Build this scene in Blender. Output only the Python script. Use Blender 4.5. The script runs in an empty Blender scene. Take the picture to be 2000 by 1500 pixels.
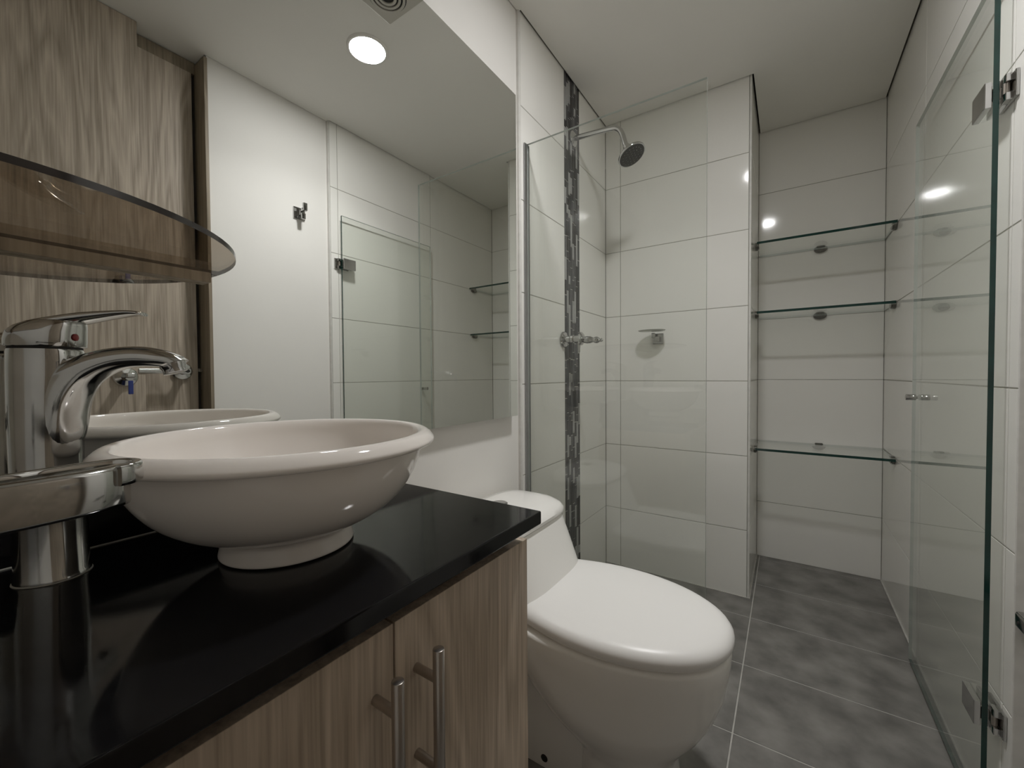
import bpy, bmesh, math, random
from mathutils import Vector, Matrix
random.seed(7)
S = bpy.context.scene
COL = S.collection

# ------------------------------------------------------------------ camera, light, exposure
YAW, PITCH, ROLL = -0.5907, -0.0217, -0.0066
CAM = Vector((0.7207, -1.8793, 0.9024))
fw = Vector((math.sin(YAW) * math.cos(PITCH), math.cos(YAW) * math.cos(PITCH), math.sin(PITCH)))
rt = Vector((math.cos(YAW), -math.sin(YAW), 0.0))
up = rt.cross(fw)
r2 = rt * math.cos(ROLL) + up * math.sin(ROLL)
u2 = -rt * math.sin(ROLL) + up * math.cos(ROLL)
cam_data = bpy.data.cameras.new('camera')
cam_data.sensor_width = 36.0
cam_data.lens = 36.0 * 802.79 / 2000.0
cam_data.clip_start = 0.01
cam = bpy.data.objects.new('camera', cam_data)
cam.matrix_world = Matrix(((r2.x, u2.x, -fw.x, CAM.x), (r2.y, u2.y, -fw.y, CAM.y), (r2.z, u2.z, -fw.z, CAM.z), (0, 0, 0, 1)))
COL.objects.link(cam)
S.camera = cam

world = bpy.data.worlds.new('world')
S.world = world
world.use_nodes = True
world.node_tree.nodes['Background'].inputs[0].default_value = (0.02, 0.02, 0.02, 1)
world.node_tree.nodes['Background'].inputs[1].default_value = 0.0
S.view_settings.view_transform = 'Standard'
S.view_settings.look = 'None'
S.view_settings.gamma = 1.0
S.view_settings.exposure = 1.60
S.cycles.max_bounces = 24
S.cycles.diffuse_bounces = 16
S.cycles.glossy_bounces = 8
S.cycles.transparent_max_bounces = 32
LAMP_STRENGTH = 46.0      # glow of the diffuser in all directions
LAMP_BEAM = 0.95          # watts sent downwards by its reflector
LAMP_SPREAD = 125.0
LAMP_COLOR = (1.0, 0.99, 0.985)

# ------------------------------------------------------------------ room numbers (metres)
W, H, D, XE = 1.064, 2.066, 0.478, 0.598     # right wall, ceiling, niche depth, pier corner
Z0, ROW = 0.272, 0.30                         # first tile joint, tile height
YT = -0.745                                   # where the tiles begin
YN = -2.13                                    # wall behind the camera
XP, XPR = -0.008, W + 0.014                   # painted faces left and right

# ------------------------------------------------------------------ materials
def node_mat(name):
    m = bpy.data.materials.new(name); m.use_nodes = True
    nt = m.node_tree
    return m, nt, nt.nodes['Principled BSDF']
def N(nt, kind, **kw):
    n = nt.nodes.new(kind)
    for k, v in kw.items(): setattr(n, k, v)
    return n
def plain(name, col, rough=0.5, metal=0.0, noise=0.0, nscale=8.0, bump=0.0, bscale=60.0, spec=0.5, rvar=0.0, stretch=(1, 1, 1)):
    m, nt, b = node_mat(name)
    b.inputs['Roughness'].default_value = rough
    b.inputs['Metallic'].default_value = metal
    b.inputs['Specular IOR Level'].default_value = spec
    tc = N(nt, 'ShaderNodeTexCoord'); mp = N(nt, 'ShaderNodeMapping')
    mp.inputs['Scale'].default_value = stretch
    nt.links.new(tc.outputs['Object'], mp.inputs['Vector'])
    nz = N(nt, 'ShaderNodeTexNoise'); nz.inputs['Scale'].default_value = nscale; nz.inputs['Detail'].default_value = 5
    nt.links.new(mp.outputs[0], nz.inputs['Vector'])
    cr = N(nt, 'ShaderNodeValToRGB')
    cr.color_ramp.elements[0].position = 0.3; cr.color_ramp.elements[1].position = 0.7
    cr.color_ramp.elements[0].color = tuple(c * (1 - noise) for c in col) + (1,)
    cr.color_ramp.elements[1].color = tuple(min(1, c * (1 + noise * 0.5)) for c in col) + (1,)
    nt.links.new(nz.outputs['Fac'], cr.inputs['Fac'])
    nt.links.new(cr.outputs['Color'], b.inputs['Base Color'])
    if rvar:
        mr = N(nt, 'ShaderNodeMapRange'); mr.inputs['From Min'].default_value = 0.35; mr.inputs['From Max'].default_value = 0.7
        mr.inputs['To Min'].default_value = rough; mr.inputs['To Max'].default_value = rough + rvar
        nt.links.new(nz.outputs['Fac'], mr.inputs['Value']); nt.links.new(mr.outputs[0], b.inputs['Roughness'])
    if bump:
        n2 = N(nt, 'ShaderNodeTexNoise'); n2.inputs['Scale'].default_value = bscale; n2.inputs['Detail'].default_value = 2
        nt.links.new(mp.outputs[0], n2.inputs['Vector'])
        bp = N(nt, 'ShaderNodeBump'); bp.inputs['Strength'].default_value = bump; bp.inputs['Distance'].default_value = 0.002
        nt.links.new(n2.outputs['Fac'], bp.inputs['Height']); nt.links.new(bp.outputs[0], b.inputs['Normal'])
    return m

def wood_mat(name, dark, light, scale=1.0):
    m, nt, b = node_mat(name)
    b.inputs['Roughness'].default_value = 0.48
    b.inputs['Specular IOR Level'].default_value = 0.35
    tc = N(nt, 'ShaderNodeTexCoord'); mp = N(nt, 'ShaderNodeMapping')
    mp.inputs['Scale'].default_value = (5 * scale, 5 * scale, 0.55 * scale)
    nt.links.new(tc.outputs['Object'], mp.inputs['Vector'])
    big = N(nt, 'ShaderNodeTexNoise'); big.inputs['Scale'].default_value = 1.6; big.inputs['Detail'].default_value = 2; big.inputs['Distortion'].default_value = 0.5
    nt.links.new(mp.outputs[0], big.inputs['Vector'])
    mul = N(nt, 'ShaderNodeMath', operation='MULTIPLY'); mul.inputs[1].default_value = 22.0
    nt.links.new(big.outputs['Fac'], mul.inputs[0])
    fr = N(nt, 'ShaderNodeMath', operation='PINGPONG'); fr.inputs[1].default_value = 1.0
    nt.links.new(mul.outputs[0], fr.inputs[0])
    mp2 = N(nt, 'ShaderNodeMapping'); mp2.inputs['Scale'].default_value = (230, 230, 7)
    nt.links.new(tc.outputs['Object'], mp2.inputs['Vector'])
    fine = N(nt, 'ShaderNodeTexNoise'); fine.inputs['Scale'].default_value = 1.0; fine.inputs['Detail'].default_value = 4
    nt.links.new(mp2.outputs[0], fine.inputs['Vector'])
    mx = N(nt, 'ShaderNodeMix'); mx.data_type = 'FLOAT'; mx.inputs[0].default_value = 0.74
    nt.links.new(fr.outputs[0], mx.inputs[2]); nt.links.new(fine.outputs['Fac'], mx.inputs[3])
    cr = N(nt, 'ShaderNodeValToRGB')
    cr.color_ramp.elements[0].position = 0.25; cr.color_ramp.elements[1].position = 0.70
    cr.color_ramp.elements[0].color = tuple(dark) + (1,); cr.color_ramp.elements[1].color = tuple(light) + (1,)
    nt.links.new(mx.outputs[0], cr.inputs['Fac']); nt.links.new(cr.outputs['Color'], b.inputs['Base Color'])
    bp = N(nt, 'ShaderNodeBump'); bp.inputs['Strength'].default_value = 0.12; bp.inputs['Distance'].default_value = 0.001
    nt.links.new(fine.outputs['Fac'], bp.inputs['Height']); nt.links.new(bp.outputs[0], b.inputs['Normal'])
    return m

def pane_mat(name, tint, gloss=1.0):
    """Clear sheet glass: reflects by Fresnel on each face and lets the rest through, tinted."""
    m = bpy.data.materials.new(name); m.use_nodes = True
    nt = m.node_tree; nt.nodes.clear()
    out = N(nt, 'ShaderNodeOutputMaterial'); mix = N(nt, 'ShaderNodeMixShader')
    tr = N(nt, 'ShaderNodeBsdfTransparent'); gl = N(nt, 'ShaderNodeBsdfGlossy')
    tr.inputs['Color'].default_value = tuple(tint) + (1,)
    gl.inputs['Color'].default_value = (gloss, gloss, gloss, 1); gl.inputs['Roughness'].default_value = 0.015
    geo = N(nt, 'ShaderNodeNewGeometry'); ior = N(nt, 'ShaderNodeMapRange')
    ior.inputs['To Min'].default_value = 1.5; ior.inputs['To Max'].default_value = 1 / 1.5
    nt.links.new(geo.outputs['Backfacing'], ior.inputs['Value'])
    fr = N(nt, 'ShaderNodeFresnel'); nt.links.new(ior.outputs[0], fr.inputs['IOR'])
    nz = N(nt, 'ShaderNodeTexNoise'); nz.inputs['Scale'].default_value = 2.0
    bp = N(nt, 'ShaderNodeBump'); bp.inputs['Strength'].default_value = 0.02; bp.inputs['Distance'].default_value = 0.002
    nt.links.new(nz.outputs['Fac'], bp.inputs['Height']); nt.links.new(bp.outputs[0], gl.inputs['Normal'])
    nt.links.new(fr.outputs[0], mix.inputs[0]); nt.links.new(tr.outputs[0], mix.inputs[1]); nt.links.new(gl.outputs[0], mix.inputs[2])
    nt.links.new(mix.outputs[0], out.inputs['Surface'])
    return m

M = {}
M['paint'] = plain('white_wall_paint', (0.80, 0.785, 0.755), 0.75, noise=0.03, nscale=3, bump=0.06, bscale=90, spec=0.25)
M['ceiling'] = plain('ceiling_paint', (0.81, 0.795, 0.755), 0.85, noise=0.03, nscale=2, bump=0.04, bscale=60, spec=0.2)
M['tile'] = plain('glazed_white_tile', (0.83, 0.82, 0.785), 0.085, noise=0.02, nscale=4, bump=0.035, bscale=20, spec=0.42)
M['grout'] = plain('light_tile_grout', (0.43, 0.42, 0.38), 0.85, noise=0.12, nscale=30, spec=0.2)
M['mosaicgrout'] = plain('pale_mosaic_grout', (0.50, 0.49, 0.47), 0.8, noise=0.1, nscale=40)
M['tiletrim'] = plain('white_edge_trim', (0.68, 0.67, 0.64), 0.5, noise=0.08, nscale=40)
M['floor'] = plain('grey_stone_tile', (0.225, 0.217, 0.203), 0.42, noise=0.42, nscale=11, bump=0.12, bscale=70, spec=0.35, rvar=0.12)
M['floorgrout'] = plain('pale_floor_grout', (0.50, 0.49, 0.46), 0.9, noise=0.15, nscale=30, spec=0.2)
M['granite'] = plain('black_granite', (0.006, 0.006, 0.007), 0.06, noise=0.3, nscale=90, spec=0.33, rvar=0.04)
M['ceramic'] = plain('white_ceramic', (0.82, 0.81, 0.78), 0.06, noise=0.01, nscale=3)
M['basin'] = plain('warm_white_ceramic', (0.845, 0.80, 0.755), 0.06, noise=0.01, nscale=3)
M['lid'] = plain('white_seat_plastic', (0.84, 0.83, 0.81), 0.34, noise=0.01, nscale=3)
M['clipmetal'] = plain('dark_clip_chrome', (0.20, 0.20, 0.185), 0.15, 1.0, noise=0.1, nscale=40)
M['chrome'] = plain('chrome', (0.54, 0.54, 0.535), 0.09, 1.0, noise=0.06, nscale=20)
M['oldchrome'] = plain('water_marked_chrome', (0.53, 0.53, 0.515), 0.06, 1.0, noise=0.12, nscale=25, rvar=0.09)
M['brushed'] = plain('brushed_steel', (0.50, 0.46, 0.42), 0.28, 1.0, noise=0.1, nscale=60, stretch=(1, 1, 0.1))
M['aluminium'] = plain('satin_aluminium', (0.42, 0.42, 0.43), 0.35, 1.0, noise=0.05, nscale=30, stretch=(1, 1, 0.1))
M['dark'] = plain('dark_gap', (0.02, 0.019, 0.017), 0.7, noise=0.1)
M['darkmetal'] = plain('dark_nozzle_plate', (0.035, 0.035, 0.036), 0.35, 0.3, noise=0.2, nscale=40)
M['nozzle'] = plain('pale_rubber_nozzle', (0.30, 0.30, 0.29), 0.5, noise=0.1)
M['red'] = plain('red_marker', (0.25, 0.02, 0.018), 0.3, noise=0.1)
M['blue'] = plain('blue_tag', (0.03, 0.05, 0.22), 0.5, noise=0.1)
M['vent'] = plain('vent_plastic', (0.52, 0.50, 0.45), 0.5, noise=0.03)
M['wood'] = wood_mat('greige_wood_laminate', (0.330, 0.265, 0.200), (0.610, 0.505, 0.400))
M['doorwood'] = wood_mat('door_wood_laminate', (0.275, 0.230, 0.180), (0.540, 0.463, 0.380))
M['framewood'] = wood_mat('door_frame_wood', (0.190, 0.155, 0.110), (0.320, 0.268, 0.200))
M['clear'] = pane_mat('clear_glass', (0.976, 0.986, 0.974))
M['smoked'] = pane_mat('smoked_glass', (0.72, 0.665, 0.60), 0.9)
M['dishglass'] = pane_mat('darkened_clear_glass', (0.60, 0.61, 0.58))  # clear dish glass, tint darkened to deepen the shadow it casts
M['edge'] = plain('green_glass_edge', (0.007, 0.042, 0.034), 0.1, noise=0.2, nscale=30)  # dark copy for edges facing the view; their unlit look is painted in
M['paleedge'] = plain('pale_glass_edge', (0.46, 0.50, 0.47), 0.2, noise=0.1, nscale=30)  # pale copy of the glass edge, with the light it catches painted in
M['smokeedge'] = plain('smoked_glass_edge', (0.035, 0.030, 0.028), 0.12, noise=0.2, nscale=30)
for nm, c in (('stickblack', (0.010, 0.010, 0.012)), ('stickgrey', (0.085, 0.086, 0.090)), ('sticksilver', (0.34, 0.34, 0.335)), ('stickslate', (0.035, 0.037, 0.041))):
    M[nm] = plain('mosaic_' + nm[5:], c, 0.22 if nm != 'sticksilver' else 0.35, noise=0.15, nscale=60)
m = bpy.data.materials.new('mirror_silver'); m.use_nodes = True
b = m.node_tree.nodes['Principled BSDF']
b.inputs['Metallic'].default_value = 1.0; b.inputs['Roughness'].default_value = 0.0
mzn = m.node_tree.nodes.new('ShaderNodeTexNoise'); mzn.inputs['Scale'].default_value = 3
mzr = m.node_tree.nodes.new('ShaderNodeValToRGB')
mzr.color_ramp.elements[0].color = (0.86, 0.872, 0.852, 1); mzr.color_ramp.elements[1].color = (0.87, 0.882, 0.862, 1)
m.node_tree.links.new(mzn.outputs['Fac'], mzr.inputs['Fac']); m.node_tree.links.new(mzr.outputs[0], b.inputs['Base Color'])
M['mirror'] = m
m = bpy.data.materials.new('lamp_diffuser'); m.use_nodes = True
nt = m.node_tree; nt.nodes.clear()
em = nt.nodes.new('ShaderNodeEmission'); em.inputs[0].default_value = LAMP_COLOR + (1,); em.inputs[1].default_value = LAMP_STRENGTH
nt.links.new(em.outputs[0], nt.nodes.new('ShaderNodeOutputMaterial').inputs[0])
M['lamp'] = m

# ------------------------------------------------------------------ mesh helpers
class MB:
    """Collects shapes into one bmesh; each shape gets a material slot."""
    def __init__(s, *mats): s.bm = bmesh.new(); s.mats = list(mats); s.wn = False
    def _mi(s, faces, mi):
        for f in faces: f.material_index = mi
    def box(s, a, b, mi=0, bev=0.0, seg=2):
        r = bmesh.ops.create_cube(s.bm, size=1.0)
        vs = r['verts']
        for v in vs:
            v.co = Vector([(a[i] + b[i]) / 2 + v.co[i] * (b[i] - a[i]) for i in range(3)])
        fs = list({f for v in vs for f in v.link_faces}); s._mi(fs, mi)
        if bev:
            s.wn = True
            es = list({e for v in vs for e in v.link_edges})
            r = bmesh.ops.bevel(s.bm, geom=es, offset=bev, segments=seg, affect='EDGES', profile=0.5)
            s._mi(r['faces'], mi)
        return s
    def grid(s, rows, mi=0, close_u=True, caps=(True, True)):
        """rows: list of rings (lists of points), skinned in order."""
        rs = [[s.bm.verts.new(p) for p in r] for r in rows]
        n = len(rows[0])
        for a, b in zip(rs, rs[1:]):
            for i in range(n if close_u else n - 1):
                j = (i + 1) % n
                f = s.bm.faces.new((a[i], a[j], b[j], b[i])); f.material_index = mi
        if caps[0]: s.bm.faces.new(list(reversed(rs[0]))).material_index = mi
        if caps[1]: s.bm.faces.new(rs[-1]).material_index = mi
        return s
    def lathe(s, prof, o=(0, 0, 0), axis=(0, 0, 1), n=32, mi=0, caps=(True, True)):
        q = Vector((0, 0, 1)).rotation_difference(Vector(axis).normalized()); o = Vector(o)
        rows = [[o + q @ Vector((r * math.cos(2 * math.pi * k / n), r * math.sin(2 * math.pi * k / n), z)) for k in range(n)] for r, z in prof]
        return s.grid(rows, mi, True, caps)
    def cyl(s, a, b, r, n=24, mi=0, bev=0.0):
        a, b = Vector(a), Vector(b); L = (b - a).length
        prof = [(r, 0), (r, L)] if not bev else [(r - bev, 0), (r - bev * .3, bev * .3), (r, bev), (r, L - bev), (r - bev * .3, L - bev * .3), (r - bev, L)]
        return s.lathe(prof, a, b - a, n, mi)
    def tube(s, pts, rad, n=20, mi=0, flat=1.0):
        pts = [Vector(p) for p in pts]; rads = rad if isinstance(rad, (list, tuple)) else [rad] * len(pts)
        rows = []; ref = None
        for i, p in enumerate(pts):
            t = (pts[min(i + 1, len(pts) - 1)] - pts[max(i - 1, 0)]).normalized()
            if ref is None: ref = t.orthogonal().normalized()
            ref = (ref - t * ref.dot(t)).normalized(); bi = t.cross(ref)
            rows.append([p + (ref * math.cos(2 * math.pi * k / n) + bi * math.sin(2 * math.pi * k / n) * flat) * rads[i] for k in range(n)])
        return s.grid(rows, mi)
    def prism(s, outline, z0, z1, mi=0, side=None, axis=2):
        def P(a, b, c): return (a, b, c) if axis == 2 else ((c, a, b) if axis == 0 else (a, c, b))
        lo = [s.bm.verts.new(P(x, y, z0)) for x, y in outline]; hi = [s.bm.verts.new(P(x, y, z1)) for x, y in outline]
        n = len(outline); side = mi if side is None else side
        s.bm.faces.new(list(reversed(lo))).material_index = mi; s.bm.faces.new(hi).material_index = mi
        for i in range(n):
            j = (i + 1) % n; s.bm.faces.new((lo[i], lo[j], hi[j], hi[i])).material_index = side
        return s
    def pane(s, a, b, axis, face=0, edge=1, front=None):
        """Sheet of glass between corners a, b; axis = thin direction."""
        n0 = len(s.bm.faces)
        s.box(a, b, face); s.bm.faces.ensure_lookup_table()
        for f in s.bm.faces[n0:]:
            f.normal_update()
            f.material_index = face if abs(f.normal[axis]) > 0.9 else (front if front is not None and ((abs(f.normal.y) > 0.9 and f.calc_center_median().y < (a[1] + b[1]) / 2) or (axis != 2 and abs(f.normal.z) > 0.9 and f.calc_center_median().z < (a[2] + b[2]) / 2)) else edge)
        return s
    def build(s, name, parent=None, smooth=True, angle=35, origin=None, sub=0):
        bmesh.ops.recalc_face_normals(s.bm, faces=s.bm.faces)
        if origin is not None:
            o = Vector(origin)
            for v in s.bm.verts: v.co -= o
        me = bpy.data.meshes.new(name); s.bm.to_mesh(me); s.bm.free()
        for mt in s.mats: me.materials.append(M[mt])
        if smooth:
            for p in me.polygons: p.use_smooth = True
            me.set_sharp_from_angle(angle=math.radians(angle))
        ob = bpy.data.objects.new(name, me); COL.objects.link(ob)
        if origin is not None: ob.location = origin
        if sub:
            md = ob.modifiers.new('smooth', 'SUBSURF'); md.levels = sub; md.render_levels = sub
        if s.wn:
            md = ob.modifiers.new('weighted_normals', 'WEIGHTED_NORMAL'); md.keep_sharp = True; md.weight = 100
        if parent is not None:
            ob.parent = parent
            if origin is None: ob.location = -parent_world(parent)
            else: ob.location = Vector(origin) - parent_world(parent)
        return ob
def parent_world(o):
    v = Vector(o.location)
    while o.parent: o = o.parent; v += Vector(o.location)
    return v
def structure(o, label=None):
    o['kind'] = 'structure'
    if label: o['label'] = label
    return o
def tag(o, label, cat, group=None):
    o['label'] = label; o['category'] = cat
    if group: o['group'] = group
    return o
def thing(name, loc, label, cat, group=None):
    o = bpy.data.objects.new(name, None); o.empty_display_size = 0.05; COL.objects.link(o); o.location = loc
    return tag(o, label, cat, group)
def sell(cx, cy, rx, ry, e=2.0, n=48):
    out = []
    for k in range(n):
        t = 2 * math.pi * k / n; c, si = math.cos(t), math.sin(t)
        out.append((cx + rx * math.copysign(abs(c) ** (2 / e), c), cy + ry * math.copysign(abs(si) ** (2 / e), si)))
    return out
def smoothline(pts, n=6):
    """Catmull-Rom through points of any dimension."""
    out = []; P = [Vector(p) for p in pts]
    for i in range(len(P) - 1):
        p0, p1, p2, p3 = P[max(i - 1, 0)], P[i], P[i + 1], P[min(i + 2, len(P) - 1)]
        for k in range(n):
            t = k / n
            out.append(0.5 * ((2 * p1) + (p2 - p0) * t + (2 * p0 - 5 * p1 + 4 * p2 - p3) * t * t + (3 * p1 - p0 - 3 * p2 + p3) * t ** 3))
    out.append(P[-1]); return out

# ------------------------------------------------------------------ setting: tiled and painted walls
JT = 0.0014       # half joint
ZROWS = [0.0] + [Z0 + ROW * k for k in range(6)] + [2.072]
def tiled(name, axis, face, sign, cuts, z1=2.072, back=0.05, zs=None):
    """Tiles standing on plane axis=face (0: X, 1: Y); sign = side the room is on; cuts = list of (a, b) runs."""
    mb = MB('tile', 'grout')
    zs = zs or ZROWS
    lo, hi = min(c[0] for c in cuts), max(c[1] for c in cuts)
    f0, f1 = face - sign * 0.0012, face - sign * back
    def bx(u0, u1, z0, z1, a, b, mi, bev):
        p, q = sorted((a, b))
        if axis == 0: mb.box((p, u0, z0), (q, u1, z1), mi, bev, 2)
        else: mb.box((u0, p, z0), (u1, q, z1), mi, bev, 2)
    bx(lo, hi, -0.02, 2.14, f0, f1, 1, 0)
    for u0, u1 in cuts:
        for a, b in zip(zs, zs[1:]):
            bx(u0 + JT, u1 - JT, a + JT, b - JT, face, face - sign * 0.008, 0, 0.0011)
    return structure(mb.build(name))

tiled('wall_shower_left', 0, 0.0, 1, [(YT, -0.433)])
tiled('wall_shower_corner', 0, 0.0, 1, [(-0.296, 0.0)])
tiled('wall_shower_back', 1, 0.0, -1, [(0.0, 0.072), (0.072, XE - 0.008)])
tiled('wall_niche_left', 0, XE, 1, [(0.0085, D)])
tiled('wall_niche_back', 1, D, -1, [(XE, W)])
tiled('wall_shower_right', 0, W, -1, [(-0.763, -0.724), (-0.724, -0.125), (-0.125, D)])
# white corner bead of the pier and the edges where tile meets paint
structure(MB('tiletrim').box((XE - 0.0075, 0.0005, 0.0), (XE + 0.0004, 0.0083, 2.07), 0, 0.0015).build('trim_1'))
structure(MB('tiletrim').box((XP - 0.004, YT - 0.012, 0.0), (0.0012, YT, 2.07), 0, 0.002).build('trim_2'))
structure(MB('tiletrim').box((W - 0.0008, -0.7690, 0.0), (XPR + 0.004, -0.763, 2.07), 0, 0.0025).build('trim_3'))
# mosaic strip of narrow upright sticks
mb = MB('stickblack', 'stickgrey', 'sticksilver', 'stickslate', 'mosaicgrout')
mb.box((-0.05, -0.433, -0.02), (-0.0006, -0.296, 2.14), 4)
ncol = 8; cw = 0.1360 / ncol
for k in range(ncol):
    yy = -0.4325 + k * cw; z = -random.random() * 0.09; last = 0
    while z < 2.07:
        L = random.choice((0.030, 0.060, 0.085, 0.085, 0.125))
        mi = random.choices((0, 3, 1, 2), (6, 7, 5, 7))[0]
        if mi == 2 and last == 2: mi = 3
        last = mi
        if z + L > 0.01: mb.box((-0.004, yy + 0.0016, max(z, 0.001)), (0.0006 + random.random() * 0.0008, yy + cw - 0.0016, min(z + L - 0.0032, 2.072)), mi, 0.0005, 1)
        z += L
structure(mb.build('wall_mosaic_strip'), 'vertical strip of black, grey and silver stick mosaic')
# painted walls
structure(MB('paint').box((XP - 0.10, YN, -0.02), (XP, YT - 0.006, 2.14)).build('wall_left'))
structure(MB('paint').box((XP - 0.10, YN - 0.10, -0.02), (1.50, YN, 2.14)).build('wall_near'))
structure(MB('paint').box((XPR, -1.234, -0.02), (XPR + 0.20, -0.766, 2.14)).build('wall_right'))
structure(MB('paint').box((1.26, YN, -0.02), (1.36, -1.234, 2.14)).build('wall_behind_doors'))
# ceiling with its shadow gap
g = 0.006
mb = MB('ceiling')
mb.prism([(XP + 0.002, YN), (1.26, YN), (1.26, -1.240), (XPR - 0.002, -1.240), (XPR - 0.002, YT - 0.02), (W - g, YT - 0.02), (W - g, D - g), (XE + g, D - g), (XE + g, -g), (g, -g), (g, YT - 0.005), (XP + 0.002, YT - 0.005)], H, 2.085, 0)
structure(mb.build('ceiling', smooth=False))
structure(MB('ceiling').box((-0.2, YN - 0.2, 2.14), (1.55, D + 0.1, 2.16)).build('ceiling_slab'))
# floor
mb = MB('floor', 'floorgrout')
mb.box((-0.10, YN - 0.1, -0.06), (1.40, D + 0.05, -0.0012), 1)
xs = [-0.10, 0.010, 0.6115, W + 0.004]; ys = [YN]
y = -0.145 - 0.2935 * 6
while y < D: ys.append(y); y += 0.2935
ys.append(D + 0.004)
for xa, xb in list(zip(xs, xs[1:])) + [(W + 0.004, 1.27)]:
    for ya, yb in zip(ys, ys[1:]):
        if yb - ya > 0.01: mb.box((xa + 0.0018, ya + 0.0016, -0.012), (xb - 0.0018, yb - 0.0016, 0.0), 0, 0.0009, 1)
structure(mb.build('floor'))
# pale sealant where floor and walls meet
mb = MB('floorgrout')
mb.box((W - 0.004, -0.76, -0.0005), (W + 0.001, D, 0.0045), 0, 0.0015)
mb.box((XE - 0.001, -0.004, -0.0005), (XE + 0.0035, D, 0.0035), 0, 0.001)
mb.box((0.0, -0.003, -0.0005), (XE + 0.002, 0.001, 0.003), 0, 0.001)
structure(mb.build('baseboard_sealant'))

# ------------------------------------------------------------------ wooden doors behind the camera's right (seen in the mirror)
structure(MB('framewood').box((XPR - 0.010, -1.2455, 0.0), (1.160, -1.2345, 2.055), 0, 0.001).box((1.150, -1.42, 2.02), (1.175, -1.2455, 2.062), 0, 0.001).build('door_frame'))
d1 = structure(MB('doorwood').box((1.145, -1.50, 0.012), (1.180, -1.2575, 2.018), 0, 0.0015).build('door_1'), 'recessed wood leaf beside the frame')
def rosette(parent, y, z, x, key):
    mb = MB('chrome').lathe([(0.031, 0), (0.031, 0.006), (0.028, 0.010), (0.013, 0.012), (0.011, 0.045)], (x, y, z), (-1, 0, 0))
    h = mb.build('door_handle', parent)
    if key:
        MB('chrome').box((x - 0.062, y - 0.011, z - 0.004), (x - 0.044, y + 0.011, z + 0.012), 0, 0.003).build('key', h)
        MB('blue').box((x - 0.058, y - 0.006, z - 0.055), (x - 0.052, y + 0.006, z - 0.012), 0, 0.002).build('key_tag', h)
    else:
        MB('chrome').box((x - 0.056, y - 0.135, z - 0.009), (x - 0.040, y + 0.011, z + 0.009), 0, 0.004).build('lever', h)
        MB('dark').lathe([(0.006, 0), (0.006, 0.002)], (x - 0.0565, y, z), (-1, 0, 0), 16).build('keyhole', h)
rosette(d1, -1.307, 0.924, 1.145, False)
MB('chrome').box((1.135, -1.2575, 0.922), (1.150, -1.2456, 0.934), 0, 0.001).build('strike_plate', d1)
d2 = structure(MB('doorwood').box((1.092, YN + 0.001, 0.012), (1.128, -1.422, 2.064), 0, 0.0015).build('door_2'), 'nearer wood leaf reaching the ceiling')
rosette(d2, -1.473, 0.905, 1.092, True)

# ------------------------------------------------------------------ ceiling light and extractor vent
L = thing('ceiling_light', (0.569, -0.925, H), 'round white recessed ceiling light, switched on', 'light')
MB('paint').lathe([(0.062, 0.0), (0.0705, 0.0), (0.0705, -0.002), (0.068, -0.0055), (0.063, -0.0068), (0.060, -0.0062)], (0.569, -0.925, H), n=48, caps=(False, False)).build('trim_ring', L)
MB('lamp').lathe([(0.061, -0.0045), (0.061, -0.0065)], (0.569, -0.925, H), n=48).build('diffuser', L)
bl = bpy.data.lights.new('downlight_beam', 'AREA'); bl.shape = 'DISK'; bl.size = 0.12
bl.energy = LAMP_BEAM; bl.color = LAMP_COLOR; bl.spread = math.radians(LAMP_SPREAD)
bo = bpy.data.objects.new('downlight_beam', bl); COL.objects.link(bo); bo.parent = L; bo.location = (0, 0, -0.0072)
V = thing('ceiling_vent', (0.335, -1.030, H), 'square ceiling extractor vent with round ringed grille', 'vent')
MB('vent').box((0.255, -1.115, H - 0.014), (0.411, -0.957, H - 0.0005), 0, 0.004).build('cover', V)
mb = MB('vent')
for r in (0.020, 0.033, 0.046):
    mb.lathe([(r, 0), (r + 0.0075, 0), (r + 0.0075, -0.004), (r, -0.004), (r, 0)], (0.335, -1.030, H - 0.0145), caps=(False, False), n=40)
mb.build('ring_grille', V)
MB('dark').lathe([(0.057, 0), (0.057, -0.0006)], (0.335, -1.030, H - 0.0141), n=40).build('opening', V)

# ------------------------------------------------------------------ mirror and smoked shelf
mr = thing('wall_mirror', (0.0, -1.46, 0.776), 'large frameless wall mirror behind the vessel basin', 'mirror')
mb = MB('mirror', 'aluminium'); mb.pane((0.0165, YN + 0.02, 0.776), (0.020, -0.803, 1.764), 0, 0, 1); mb.build('mirror_glass', mr, smooth=False)
MB('paint').box((XP + 0.0002, YN + 0.04, 0.792), (0.0165, -0.818, 1.748)).build('backing', mr, smooth=False)
sh = thing('glass_shelf', (0.02, -1.855, 1.05), 'smoked brown glass shelf with curved front, fixed to the mirror', 'shelf')
out = []
for k in range(41):
    t = -math.pi / 2 + math.pi * k / 40
    out.append((0.0215 + 0.250 * abs(math.cos(t)) ** 0.92, -1.860 + 0.2465 * math.sin(t)))
mb = MB('smoked', 'smokeedge'); mb.prism(out, 1.052, 1.058, 0, 1); mb.build('glass_pane', sh, angle=30)
MB('framewood', ).box((0.0202, -2.09, 1.0375), (0.034, -1.627, 1.0515), 0, 0.001).build('support_rail', sh)

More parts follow.
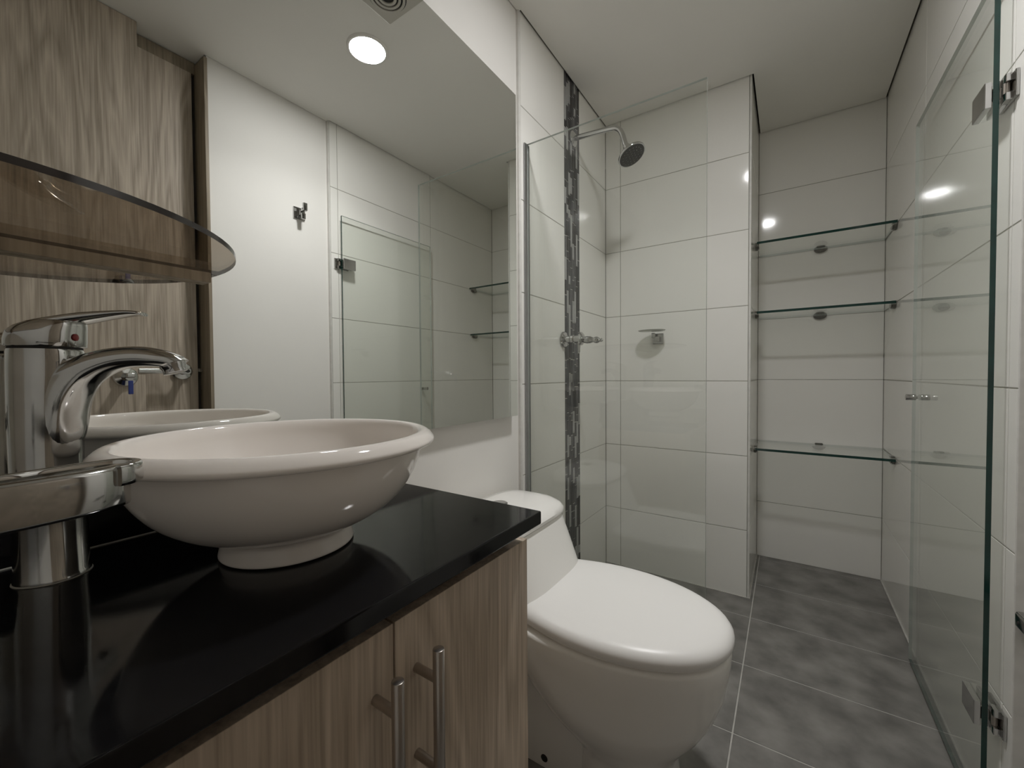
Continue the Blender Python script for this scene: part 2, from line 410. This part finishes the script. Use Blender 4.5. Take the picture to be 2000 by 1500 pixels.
# ------------------------------------------------------------------ vanity: cabinet, worktop, basin, tap, towel arm
ct = thing('countertop', (0.2, -1.74, 0.68), 'black granite countertop under the white basin', 'countertop')
MB('granite').box((XP + 0.0003, YN + 0.001, 0.680), (0.4175, -1.350, 0.700), 0, 0.0025).build('slab', ct)
MB('granite').box((XP + 0.0003, YN + 0.001, 0.7002), (0.034, -1.362, 0.768), 0, 0.002).build('backsplash', ct)
MB('grout').box((0.0335, YN + 0.001, 0.6995), (0.0352, -1.363, 0.7014), 0, 0.0004).build('sealant_line', ct)
vc = thing('vanity_cabinet', (0.19, -1.74, 0.0), 'wood-fronted vanity cabinet under the black countertop', 'cabinet')
mb = MB('wood', 'dark')
mb.box((XP + 0.001, -1.3645, 0.10), (0.372, -1.3475, 0.6515), 0, 0.0008).box((XP + 0.001, YN + 0.002, 0.10), (0.372, YN + 0.02, 0.6515), 0)
mb.box((XP + 0.001, YN + 0.02, 0.10), (0.372, -1.3645, 0.118), 0).box((0.01, YN + 0.02, 0.0), (0.32, -1.37, 0.10), 1).box((0.005, YN + 0.01, 0.6515), (0.362, -1.356, 0.6797), 1)
mb.box((0.0, YN + 0.02, 0.118), (0.012, -1.3645, 0.6515), 0)
mb.build('carcass', vc)
for y0, y1, hy in ((-1.6030, -1.3475, -1.575), (-1.8600, -1.6055, -1.6285), (YN + 0.004, -1.8625, -1.885)):
    dr = MB('wood').box((0.3725, y0, 0.10), (0.390, y1, 0.6515), 0, 0.0009).build('door', vc, origin=(0.381, (y0 + y1) / 2, 0.376))
    mb = MB('brushed')
    mb.cyl((0.4230, hy, 0.462), (0.4230, hy, 0.6205), 0.006, 24, 0, 0.0008)
    for z in (0.4935, 0.588): mb.cyl((0.3898, hy, z), (0.4205, hy, z), 0.0048, 20)
    mb.build('handle', dr)

# basin
BX, BY = 0.2204, -1.6190
ba = thing('vessel_basin', (BX, BY, 0.70), 'round white vessel basin standing on the black countertop', 'basin')
prof = [(0.066, 0.7003), (0.0715, 0.702), (0.0715, 0.706), (0.0698, 0.713), (0.0678, 0.7205), (0.073, 0.7255), (0.090, 0.7315), (0.110, 0.742), (0.1275, 0.756), (0.141, 0.773), (0.1498, 0.790), (0.1550, 0.807),
        (0.1565, 0.8165), (0.1595, 0.8185), (0.1690, 0.8190), (0.1722, 0.8210), (0.1730, 0.8238), (0.1715, 0.8268), (0.1675, 0.8312), (0.1625, 0.8342), (0.1570, 0.8346), (0.1530, 0.8310), (0.1505, 0.8240), (0.1480, 0.811), (0.140, 0.790), (0.127, 0.768), (0.107, 0.752), (0.080, 0.741), (0.045, 0.7365), (0.020, 0.7355)]
pr = smoothline([(r, z, 0) for r, z in prof], 3)
MB('basin').lathe([(p.x, p.y) for p in pr], (BX, BY, 0), n=96).build('bowl', ba, angle=60)
MB('chrome').lathe([(0.024, 0), (0.024, 0.002), (0.020, 0.0035), (0.004, 0.0045)], (BX, BY, 0.7357), n=32).build('drain', ba)

# tall basin mixer; drawn in the vertical plane through its spout
FX, FY, FA = 0.098, -1.793, math.radians(48)
fd = Vector((math.cos(FA), math.sin(FA), 0)); fn = Vector((-fd.y, fd.x, 0))
def fp(s_, z, n_=0.0): return Vector((FX, FY, z)) + fd * s_ + fn * n_
tp = thing('basin_tap', (FX, FY, 0.70), 'tall chrome single-lever mixer tap beside the basin', 'tap')
def fring(s0, s1, z, hw, e=2.2, n=40, tilt=0.0):
    c, h = (s0 + s1) / 2, (s1 - s0) / 2
    return [fp(x, z + (x - c) * tilt, y) for x, y in sell(c, 0, h, hw, e, n)]
rows = [fring(-0.0300, 0.0245, 0.7005, 0.0265), fring(-0.0300, 0.0245, 0.7035, 0.0265), fring(-0.0292, 0.0232, 0.7055, 0.0258)]
for z, a, b_ in ((0.76, -0.0292, 0.0220), (0.82, -0.0298, 0.0205), (0.85, -0.0303, 0.0207), (0.87, -0.0305, 0.0212), (0.89, -0.0305, 0.0218), (0.905, -0.0305, 0.0228), (0.918, -0.0302, 0.0232), (0.9295, -0.0298, 0.0235), (0.9312, -0.0288, 0.0225)):
    rows.append(fring(a, b_, z, 0.0258))
mb = MB('oldchrome'); mb.grid(rows); mb.build('body', tp, angle=50)
MB('grout').grid([fring(-0.0310, 0.0254, 0.7002, 0.0274), fring(-0.0306, 0.0250, 0.7012, 0.0270)]).build('base_sealant', tp)
# spout: sections from inside the body, rising, then bending down
top = [(-0.010, 0.902), (0.004, 0.9145), (0.0218, 0.9235), (0.0437, 0.9315), (0.066, 0.9350), (0.0843, 0.9350), (0.0981, 0.9318), (0.1098, 0.9273), (0.1182, 0.9215)]
bot = [(0.010, 0.812), (0.0205, 0.838), (0.0235, 0.868), (0.0300, 0.8885), (0.0400, 0.9005), (0.0525, 0.9085), (0.0680, 0.9130), (0.0850, 0.9140), (0.1000, 0.9132)]
hw = [0.022, 0.0225, 0.0215, 0.0200, 0.0190, 0.0182, 0.0175, 0.0165, 0.0145]
tt = smoothline([(a, b_, h) for (a, b_), h in zip(top, hw)], 4); bb = smoothline([(a, b_, 0) for a, b_ in bot], 4)
rows = []
for p, q in zip(tt, bb):
    c = (p + q) / 2; hv = (p - q) / 2
    rows.append([fp(c.x + hv.x * si, c.y + hv.y * si, p.z * co) for co, si in ((x, y) for x, y in sell(0, 0, 1, 1, 2.6, 32))])
mb = MB('oldchrome'); mb.grid(rows); mb.build('spout', tp, angle=60)
ax = Vector((0.30 * fd.x, 0.30 * fd.y, -0.954)).normalized()
MB('chrome').lathe([(0.0115, -0.003), (0.0115, 0.006), (0.0105, 0.0075), (0.0105, 0.012), (0.0085, 0.0125)], fp(0.1050, 0.9190), ax, 28).build('aerator', tp)
# lever block and handle
rows = []
for z, a, b_, h in ((0.9335, -0.029, 0.0235, 0.0255), (0.9345, -0.030, 0.0245, 0.0262), (0.941, -0.0300, 0.0250, 0.0262), (0.9485, -0.0285, 0.0252, 0.0255), (0.9540, -0.0225, 0.0258, 0.0238), (0.9590, -0.0120, 0.0262, 0.0205), (0.9622, 0.000, 0.0240, 0.0150)):
    rows.append(fring(a, b_, z, h, 2.6))
hd = MB('oldchrome').grid(rows).build('lever', tp, angle=50)
path = smoothline([(-0.004, 0.9560, 0.0195), (0.012, 0.9600, 0.0185), (0.030, 0.9640, 0.0160), (0.050, 0.9675, 0.0135), (0.068, 0.9700, 0.0115), (0.0785, 0.9700, 0.0095), (0.0815, 0.9693, 0.0060)], 4)
rows = []
for p in path:
    th = 0.0052 if p.x < 0.03 else max(0.0018, 0.0052 - (p.x - 0.03) * 0.065)
    rows.append([fp(p.x, p.y + th * y, p.z * x) for x, y in sell(0, 0, 1, 1, 2.8, 28)])
MB('oldchrome').grid(rows).build('lever_blade', hd, angle=60)
MB('red').lathe([(0.0036, 0), (0.0036, 0.0012), (0.0022, 0.002)], fp(0.0246, 0.9435, -0.006), fd, 20).build('hot_marker', hd)
MB('dark').grid([fring(-0.0285, 0.0225, 0.9313, 0.025), fring(-0.0285, 0.0225, 0.9334, 0.025)]).build('seam', tp)

# chrome towel arm fixed to the wall behind the camera
TZ0, TZ1 = 0.8175, 0.845
ta = thing('towel_arm', (0.36, YN, 0.83), 'chrome towel arm with rounded end in front of the tap', 'towel arm')
def strap(pts, z0, z1, th):
    """Flat band following pts in plan, with rounded long edges."""
    P = [Vector((x, y, 0)) for x, y in pts]; rows = []
    for i, p in enumerate(P):
        t = (P[min(i + 1, len(P) - 1)] - P[max(i - 1, 0)]).normalized(); nrm = Vector((-t.y, t.x, 0)); r = min(th, 0.003)
        ring = []
        for (sx, zz) in ((-1, z0 + r), (-0.85, z0 + r * .3), (-0.5, z0), (0.5, z0), (0.85, z0 + r * .3), (1, z0 + r), (1, z1 - r), (0.85, z1 - r * .3), (0.5, z1), (-0.5, z1), (-0.85, z1 - r * .3), (-1, z1 - r)):
            ring.append(p + nrm * sx * th / 2 + Vector((0, 0, zz)))
        rows.append(ring)
    return rows
front = [(0.3655, YN + 0.004), (0.3655, -1.98), (0.3650, -1.86), (0.3635, -1.832), (0.3600, -1.815), (0.3545, -1.803), (0.3500, -1.7985)]
MB('oldchrome').grid(strap([(p.x, p.y) for p in smoothline([(x, y, 0) for x, y in front], 5)], TZ0, TZ1, 0.012)).build('front_band', ta, angle=50)
back = [(0.3610, -1.8015), (0.3570, -1.7935), (0.3480, -1.7885), (0.3380, -1.7885), (0.3310, -1.7935), (0.3285, -1.803), (0.3310, -1.83), (0.3370, -1.86), (0.3410, -1.98), (0.3410, YN + 0.004)]
MB('oldchrome').grid(strap([(p.x, p.y) for p in smoothline([(x, y, 0) for x, y in back], 5)], 0.8320, 0.8455, 0.006)).build('return_band', ta, angle=50)
MB('chrome').box((0.325, YN + 0.0002, 0.806), (0.380, YN + 0.010, 0.857), 0, 0.003).build('wall_plate', ta)

# ------------------------------------------------------------------ toilet
YC = -0.985
to = thing('toilet', (0.32, YC, 0.0), 'white one-piece toilet with closed lid beside the vanity', 'toilet')
def tring(x0, x1, hw, z, e=2.3, n=56, egg=0.0):
    c, h = (x0 + x1) / 2, (x1 - x0) / 2; out = []
    for x, y in sell(c, 0, h, hw, e, n):
        k = 1 - egg * max(0.0, (x - c) / h) ** 2
        out.append(Vector((x, YC + y * k, z)))
    return out
mb = MB('ceramic')
rows = []
for z, x0, x1, h, e, eg in ((0.0005, 0.330, 0.536, 0.104, 2.8, .05), (0.004, 0.328, 0.538, 0.106, 2.8, .05), (0.04, 0.330, 0.534, 0.103, 2.7, .05), (0.085, 0.330, 0.530, 0.101, 2.6, .05), (0.100, 0.322, 0.531, 0.103, 2.5, .05),
                            (0.113, 0.306, 0.537, 0.109, 2.4, .05), (0.13, 0.284, 0.548, 0.119, 2.3, .05), (0.15, 0.255, 0.562, 0.132, 2.2, .06), (0.18, 0.220, 0.585, 0.148, 2.2, .06), (0.22, 0.180, 0.607, 0.160, 2.2, .06), (0.27, 0.140, 0.624, 0.168, 2.2, .06), (0.32, 0.10, 0.632, 0.172, 2.25, .06), (0.349, 0.09, 0.634, 0.1745, 2.3, .06), (0.3545, 0.092, 0.631, 0.173, 2.3, .06), (0.3580, 0.096, 0.626, 0.169, 2.3, .06), (0.3595, 0.105, 0.615, 0.160, 2.3, .06)):
    rows.append(tring(x0, x1, h, z, e, 56, eg))
mb.grid(rows)
rows = [tring(x0, x1, h, z, 3.4) for z, x0, x1, h in ((0.0006, 0.03, 0.40, 0.088), (0.10, 0.03, 0.40, 0.086), (0.17, 0.02, 0.36, 0.088), (0.22, 0.006, 0.33, 0.12), (0.27, 0.0035, 0.30, 0.155))]
mb.grid(rows)
rows = [tring(x0, x1, h, z, e) for z, x0, x1, h, e in ((0.24, 0.0035, 0.26, 0.150, 3.0), (0.30, 0.0035, 0.275, 0.164, 3.2), (0.36, 0.0035, 0.285, 0.168, 3.4), (0.40, 0.0035, 0.262, 0.170, 3.6), (0.45, 0.0035, 0.237, 0.172, 3.8), (0.50, 0.0035, 0.212, 0.174, 4.0), (0.516, 0.0035, 0.205, 0.174, 4.0), (0.518, 0.006, 0.198, 0.168, 4.0))]
mb.grid(rows)
mb.build('body', to, angle=45)
rows = [tring(x0, x1, h, z, e) for z, x0, x1, h, e in ((0.5205, 0.006, 0.203, 0.170, 4.0), (0.5225, 0.0035, 0.211, 0.177, 4.0), (0.531, 0.0035, 0.212, 0.1785, 3.8), (0.541, 0.0035, 0.204, 0.174, 3.6), (0.550, 0.0045, 0.185, 0.162, 3.4), (0.556, 0.010, 0.158, 0.142, 3.2), (0.559, 0.03, 0.12, 0.105, 3.0), (0.5598, 0.05, 0.09, 0.05, 2.5))]
MB('ceramic').grid(rows).build('tank_lid', to, angle=45)
MB('chrome').lathe([(0.022, 0), (0.022, 0.003), (0.019, 0.005), (0.010, 0.0055)], (0.085, YC - 0.01, 0.5585), n=32).build('flush_button', to)
def lidring(grow, z):
    out = []
    xb, xt, xm, hb, hm = 0.187 - grow, 0.637 + grow, 0.385, 0.136 + grow, 0.173 + grow
    half = [(xb, 0.0), (xb, hb * .5), (xb, hb * .88), (xb + 0.006, hb * 0.965), (xb + 0.020, hb * 1.03)]
    for k in range(1, 7):
        t = k / 6; half.append((xb + 0.020 + (xm - xb - 0.020) * t, hb * 1.03 + (hm - hb * 1.03) * math.sin(t * math.pi / 2)))
    for k in range(1, 17):
        t = k / 16 * math.pi / 2; half.append((xm + (xt - xm) * math.sin(t) ** 1.0, hm * math.cos(t) ** 0.92))
    half[-1] = (xt, 0.0)
    pts = half + [(x, -y) for x, y in reversed(half[1:-1])]
    return [Vector((x, YC + y, z)) for x, y in pts]
rows = [lidring(-0.012, 0.3596), lidring(-0.007, 0.3602), lidring(-0.007, 0.3645), lidring(-0.004, 0.3650), lidring(0.0, 0.369), lidring(0.0015, 0.376), lidring(0.0005, 0.383), lidring(-0.004, 0.3895), lidring(-0.011, 0.3945), lidring(-0.022, 0.3975), lidring(-0.045, 0.3992), lidring(-0.09, 0.4000)]
MB('lid').grid(rows).build('seat_lid', to, angle=60)
for s_ in (-1, 1):
    MB('lid').cyl((0.183, YC + s_ * 0.075 - 0.022, 0.372), (0.183, YC + s_ * 0.075 + 0.022, 0.372), 0.009, 20, 0, 0.002).build('hinge', to)
MB('dark').lathe([(0.0085, 0), (0.0085, 0.0015), (0.006, 0.002)], (0.262, YC - 0.0865, 0.022), (0, -1, 0), 20).build('bolt_hole', to)  # dark disc painting the shade inside the bolt hole

# ------------------------------------------------------------------ shower: fixed screen, door, shelves, fittings
YG = -0.710
sc_ = thing('shower_screen', (0.27, YG, 0.0), 'fixed clear glass shower screen beyond the toilet', 'glass screen')
mb = MB('clear', 'paleedge'); mb.pane((0.004, YG - 0.004, 0.003), (0.545, YG + 0.004, 1.660), 1); mb.build('glass_pane', sc_, smooth=False)
mb = MB('aluminium')
mb.box((0.0012, YG - 0.0200, 0.001), (0.0062, YG - 0.0045, 1.659), 0, 0.0008).box((0.0012, YG + 0.0045, 0.001), (0.0062, YG + 0.009, 1.659), 0, 0.0008).box((0.0012, YG - 0.006, 0.001), (0.0036, YG + 0.006, 1.659), 0)
mb.build('wall_channel', sc_)
XD = 1.0420
dr = thing('shower_door', (XD, -0.42, 0.0), 'clear glass shower door standing open along the right wall', 'glass door')
mb = MB('clear', 'paleedge', 'edge'); mb.pane((XD - 0.004, -0.722, 0.014), (XD + 0.004, -0.152, 1.646), 0, 0, 1, 2); mb.build('glass_pane', dr, smooth=False)
for z in (1.425, 0.2375):
    hg = MB('chrome').box((XD - 0.015, -0.7215, z - 0.024), (XD - 0.0045, -0.658, z + 0.024), 0, 0.0015).box((XD + 0.0045, -0.7205, z - 0.022), (XD + 0.011, -0.66, z + 0.022), 0, 0.001).build('hinge', dr)
    mb = MB('chrome').box((W - 0.0055, -0.748, z - 0.024), (W - 0.0003, -0.676, z + 0.024), 0, 0.0012)
    for za, zb in ((-0.024, -0.010), (0.010, 0.024)): mb.box((W - 0.0150, -0.738, z + za), (W - 0.0050, -0.716, z + zb), 0, 0.0015)
    mb.build('wall_plate', hg)
    MB('brushed').cyl((W - 0.0110, -0.7275, z - 0.0095), (W - 0.0110, -0.7275, z + 0.0095), 0.0050, 16).box((XD - 0.008, -0.7165, z - 0.012), (W - 0.0060, -0.7115, z + 0.012), 0, 0.001).build('pin', hg)
kb = MB('chrome').cyl((XD - 0.030, -0.213, 0.829), (XD - 0.007, -0.213, 0.829), 0.0085, 24, 0, 0.0012).cyl((XD - 0.008, -0.213, 0.829), (XD - 0.0042, -0.213, 0.829), 0.0045, 16)
kb.cyl((XD + 0.0042, -0.213, 0.829), (XD + 0.0175, -0.213, 0.829), 0.0085, 24, 0, 0.001).build('knob', dr)

def clip_mesh(parent, p, d, zb):
    """Round chrome clip whose jaws hold the sheet; d points into the niche."""
    mb = MB('clipmetal'); p = Vector(p); d = Vector(d); u = d.cross(Vector((0, 0, 1)))
    for r0, w0, w1 in ((0.025, 0.0003, 0.010), (0.019, 0.010, 0.014)):
        ring = [(math.cos(math.pi * k / 20) * r0, -math.sin(math.pi * k / 20) * r0 * 0.66 - 0.0055) for k in range(21)]
        mb.grid([[p + d * w + u * a_ + Vector((0, 0, b_)) for a_, b_ in ring] for w in (w0, w1)])
    for w0, w1, h0, h1, hw_ in ((0.0003, 0.013, 0.0055, 0.0095, 0.016),):
        mb.grid([[p + d * w + u * a_ + Vector((0, 0, b_)) for a_, b_ in ((-hw_, h0), (hw_, h0), (hw_ * .8, h1), (-hw_ * .8, h1))] for w in (w0, w1)])
    return mb.build('clip', parent)
labels = {1.472: 'topmost glass shelf in the tiled niche', 1.170: 'middle glass shelf in the tiled niche', 0.571: 'lowest glass shelf in the tiled niche'}
for z, yf in ((1.472, 0.222), (1.170, 0.228), (0.571, 0.200)):
    o = thing('corner_shelf', (0.83, 0.35, z), labels[z], 'shelf', 'glass shelves in the shower niche')
    mb = MB('clear', 'paleedge', 'edge'); mb.pane((0.6055, yf, z - 0.005), (1.0605, D - 0.002, z + 0.005), 2, 0, 1, 2); mb.build('glass_pane', o, smooth=False)
    clip_mesh(o, (0.842, D, z), (0, -1, 0), z)
    clip_mesh(o, (XE, yf + 0.045, z), (1, 0, 0), z)
    clip_mesh(o, (W, yf + 0.045, z), (-1, 0, 0), z)

# shower head on its arm
hx = thing('overhead_shower', (0.0, -0.36, 1.843), 'chrome shower head on a bent arm from the mosaic strip', 'shower head')
MB('chrome').lathe([(0.030, 0.002), (0.030, 0.006), (0.022, 0.012), (0.012, 0.014)], (0, -0.36, 1.843), (1, 0, 0)).build('flange', hx)
pts = smoothline([(0.002, -0.36, 1.843), (0.09, -0.36, 1.8375), (0.160, -0.36, 1.831), (0.186, -0.36, 1.8215), (0.201, -0.36, 1.800), (0.212, -0.36, 1.765), (0.219, -0.36, 1.742)], 6)
MB('chrome').tube(pts, 0.0100, 20).build('arm', hx, angle=60)
hdv = Vector((0.47, -0.10, -0.876)).normalized(); hp = Vector((0.219, -0.36, 1.746))
MB('chrome').lathe([(0.011, 0), (0.0135, 0.001), (0.0135, 0.012), (0.012, 0.014), (0.0145, 0.018), (0.022, 0.025), (0.040, 0.034), (0.0505, 0.040), (0.052, 0.044), (0.051, 0.047), (0.048, 0.0475)], hp, hdv, 40).build('head', hx, angle=50)
mb = MB('darkmetal', 'nozzle'); fc = hp + hdv * 0.0478
mb.lathe([(0.0475, 0), (0.0465, 0.0012)], fc, hdv, 40)
q = Vector((0, 0, 1)).rotation_difference(hdv)
for r, n in ((0.0, 1), (0.012, 6), (0.024, 12), (0.036, 18)):
    for k in range(n):
        a = 2 * math.pi * k / n
        mb.lathe([(0.0015, 0), (0.0012, 0.0022)], fc + hdv * 0.001 + q @ Vector((r * math.cos(a), r * math.sin(a), 0)), hdv, 8, 1)
mb.build('nozzle_plate', hx)

# shower valve
tv = thing('shower_valve', (0.0, -0.447, 1.038), 'chrome shower valve with lever beside the mosaic strip', 'valve')
o = (0.0, -0.447, 1.038)
MB('chrome').lathe([(0.031, 0.0015), (0.031, 0.004), (0.028, 0.009), (0.018, 0.013), (0.013, 0.016)], o, (1, 0, 0)).build('flange', tv)
MB('chrome').lathe([(0.0125, 0.012), (0.0125, 0.03), (0.0155, 0.034), (0.0155, 0.044), (0.0125, 0.048), (0.0145, 0.055), (0.0145, 0.068), (0.011, 0.071)], o, (1, 0, 0)).build('stem', tv)
MB('chrome').lathe([(0.010, 0.069), (0.024, 0.072), (0.025, 0.077), (0.020, 0.082), (0.010, 0.085)], o, (1, 0, 0)).build('collar', tv)
MB('chrome').lathe([(0.009, 0.083), (0.0115, 0.088), (0.014, 0.101), (0.0135, 0.112), (0.009, 0.122), (0.0085, 0.126), (0.0120, 0.132), (0.0125, 0.138), (0.009, 0.146), (0.0055, 0.149), (0.0070, 0.154), (0.0045, 0.160)], o, (0.985, 0.0, -0.06)).build('lever', tv, angle=50)
MB('chrome').lathe([(0.006, 0), (0.0065, 0.010), (0.0045, 0.03), (0.005, 0.036), (0.002, 0.042)], (0.066, -0.447, 1.026), (0, 0, -1), 20).build('spindle', tv)

# soap dish
sd = thing('soap_dish', (0.243, 0.0, 1.06), 'oval glass soap dish on a square chrome wall bracket', 'soap dish')
br = MB('chrome').box((0.2205, -0.006, 1.036), (0.2665, -0.0002, 1.082), 0, 0.0015).box((0.232, -0.030, 1.046), (0.254, -0.0055, 1.068), 0, 0.002).box((0.2215, -0.034, 1.0615), (0.2375, -0.018, 1.083), 0, 0.002).build('bracket', sd)
rows = []
for k, z in ((0.0, 1.0865), (0.75, 1.0865), (0.93, 1.0880), (1.0, 1.0925), (0.985, 1.0930), (0.90, 1.0895), (0.72, 1.0885), (0.0, 1.0885)):
    kk = max(k, 0.01); rows.append([Vector((x, y, z)) for x, y in sell(0.230, -0.058, 0.058 * kk, 0.045 * kk, 2.0, 40)])
MB('dishglass').grid(rows).build('dish', sd, angle=50)

# robe hook on the painted wall (seen in the mirror)
rh = thing('robe_hook', (XPR, -0.902, 1.605), 'square chrome double robe hook on the painted wall', 'hook')
MB('chrome').box((XPR - 0.006, -0.927, 1.580), (XPR - 0.0002, -0.877, 1.630), 0, 0.0015).build('wall_plate', rh)
MB('chrome').box((XPR - 0.030, -0.913, 1.592), (XPR - 0.0055, -0.891, 1.614), 0, 0.002).box((XPR - 0.052, -0.911, 1.606), (XPR - 0.026, -0.893, 1.620), 0, 0.002).box((XPR - 0.054, -0.911, 1.607), (XPR - 0.044, -0.893, 1.640), 0, 0.002).box((XPR - 0.040, -0.911, 1.575), (XPR - 0.030, -0.893, 1.600), 0, 0.002).build('prongs', rh)
# paper holder, only its end is in the frame
ph = thing('paper_holder', (XPR, -0.83, 0.462), 'chrome paper holder end low on the painted right wall', 'paper holder')
MB('chrome').box((XPR - 0.016, -1.030, 0.4455), (XPR - 0.0002, -0.7705, 0.4745), 0, 0.005, 3).build('wall_plate', ph)
MB('chrome').cyl((XPR - 0.010, -1.012, 0.458), (XPR - 0.075, -1.012, 0.458), 0.007, 20, 0, 0.001).cyl((XPR - 0.069, -1.007, 0.458), (XPR - 0.069, -1.15, 0.458), 0.007, 20, 0, 0.001).build('rod', ph)
MB('dark').lathe([(0.003, 0), (0.003, 0.0006)], (XPR - 0.0161, -0.788, 0.459), (-1, 0, 0), 16).build('screw_hole', ph)
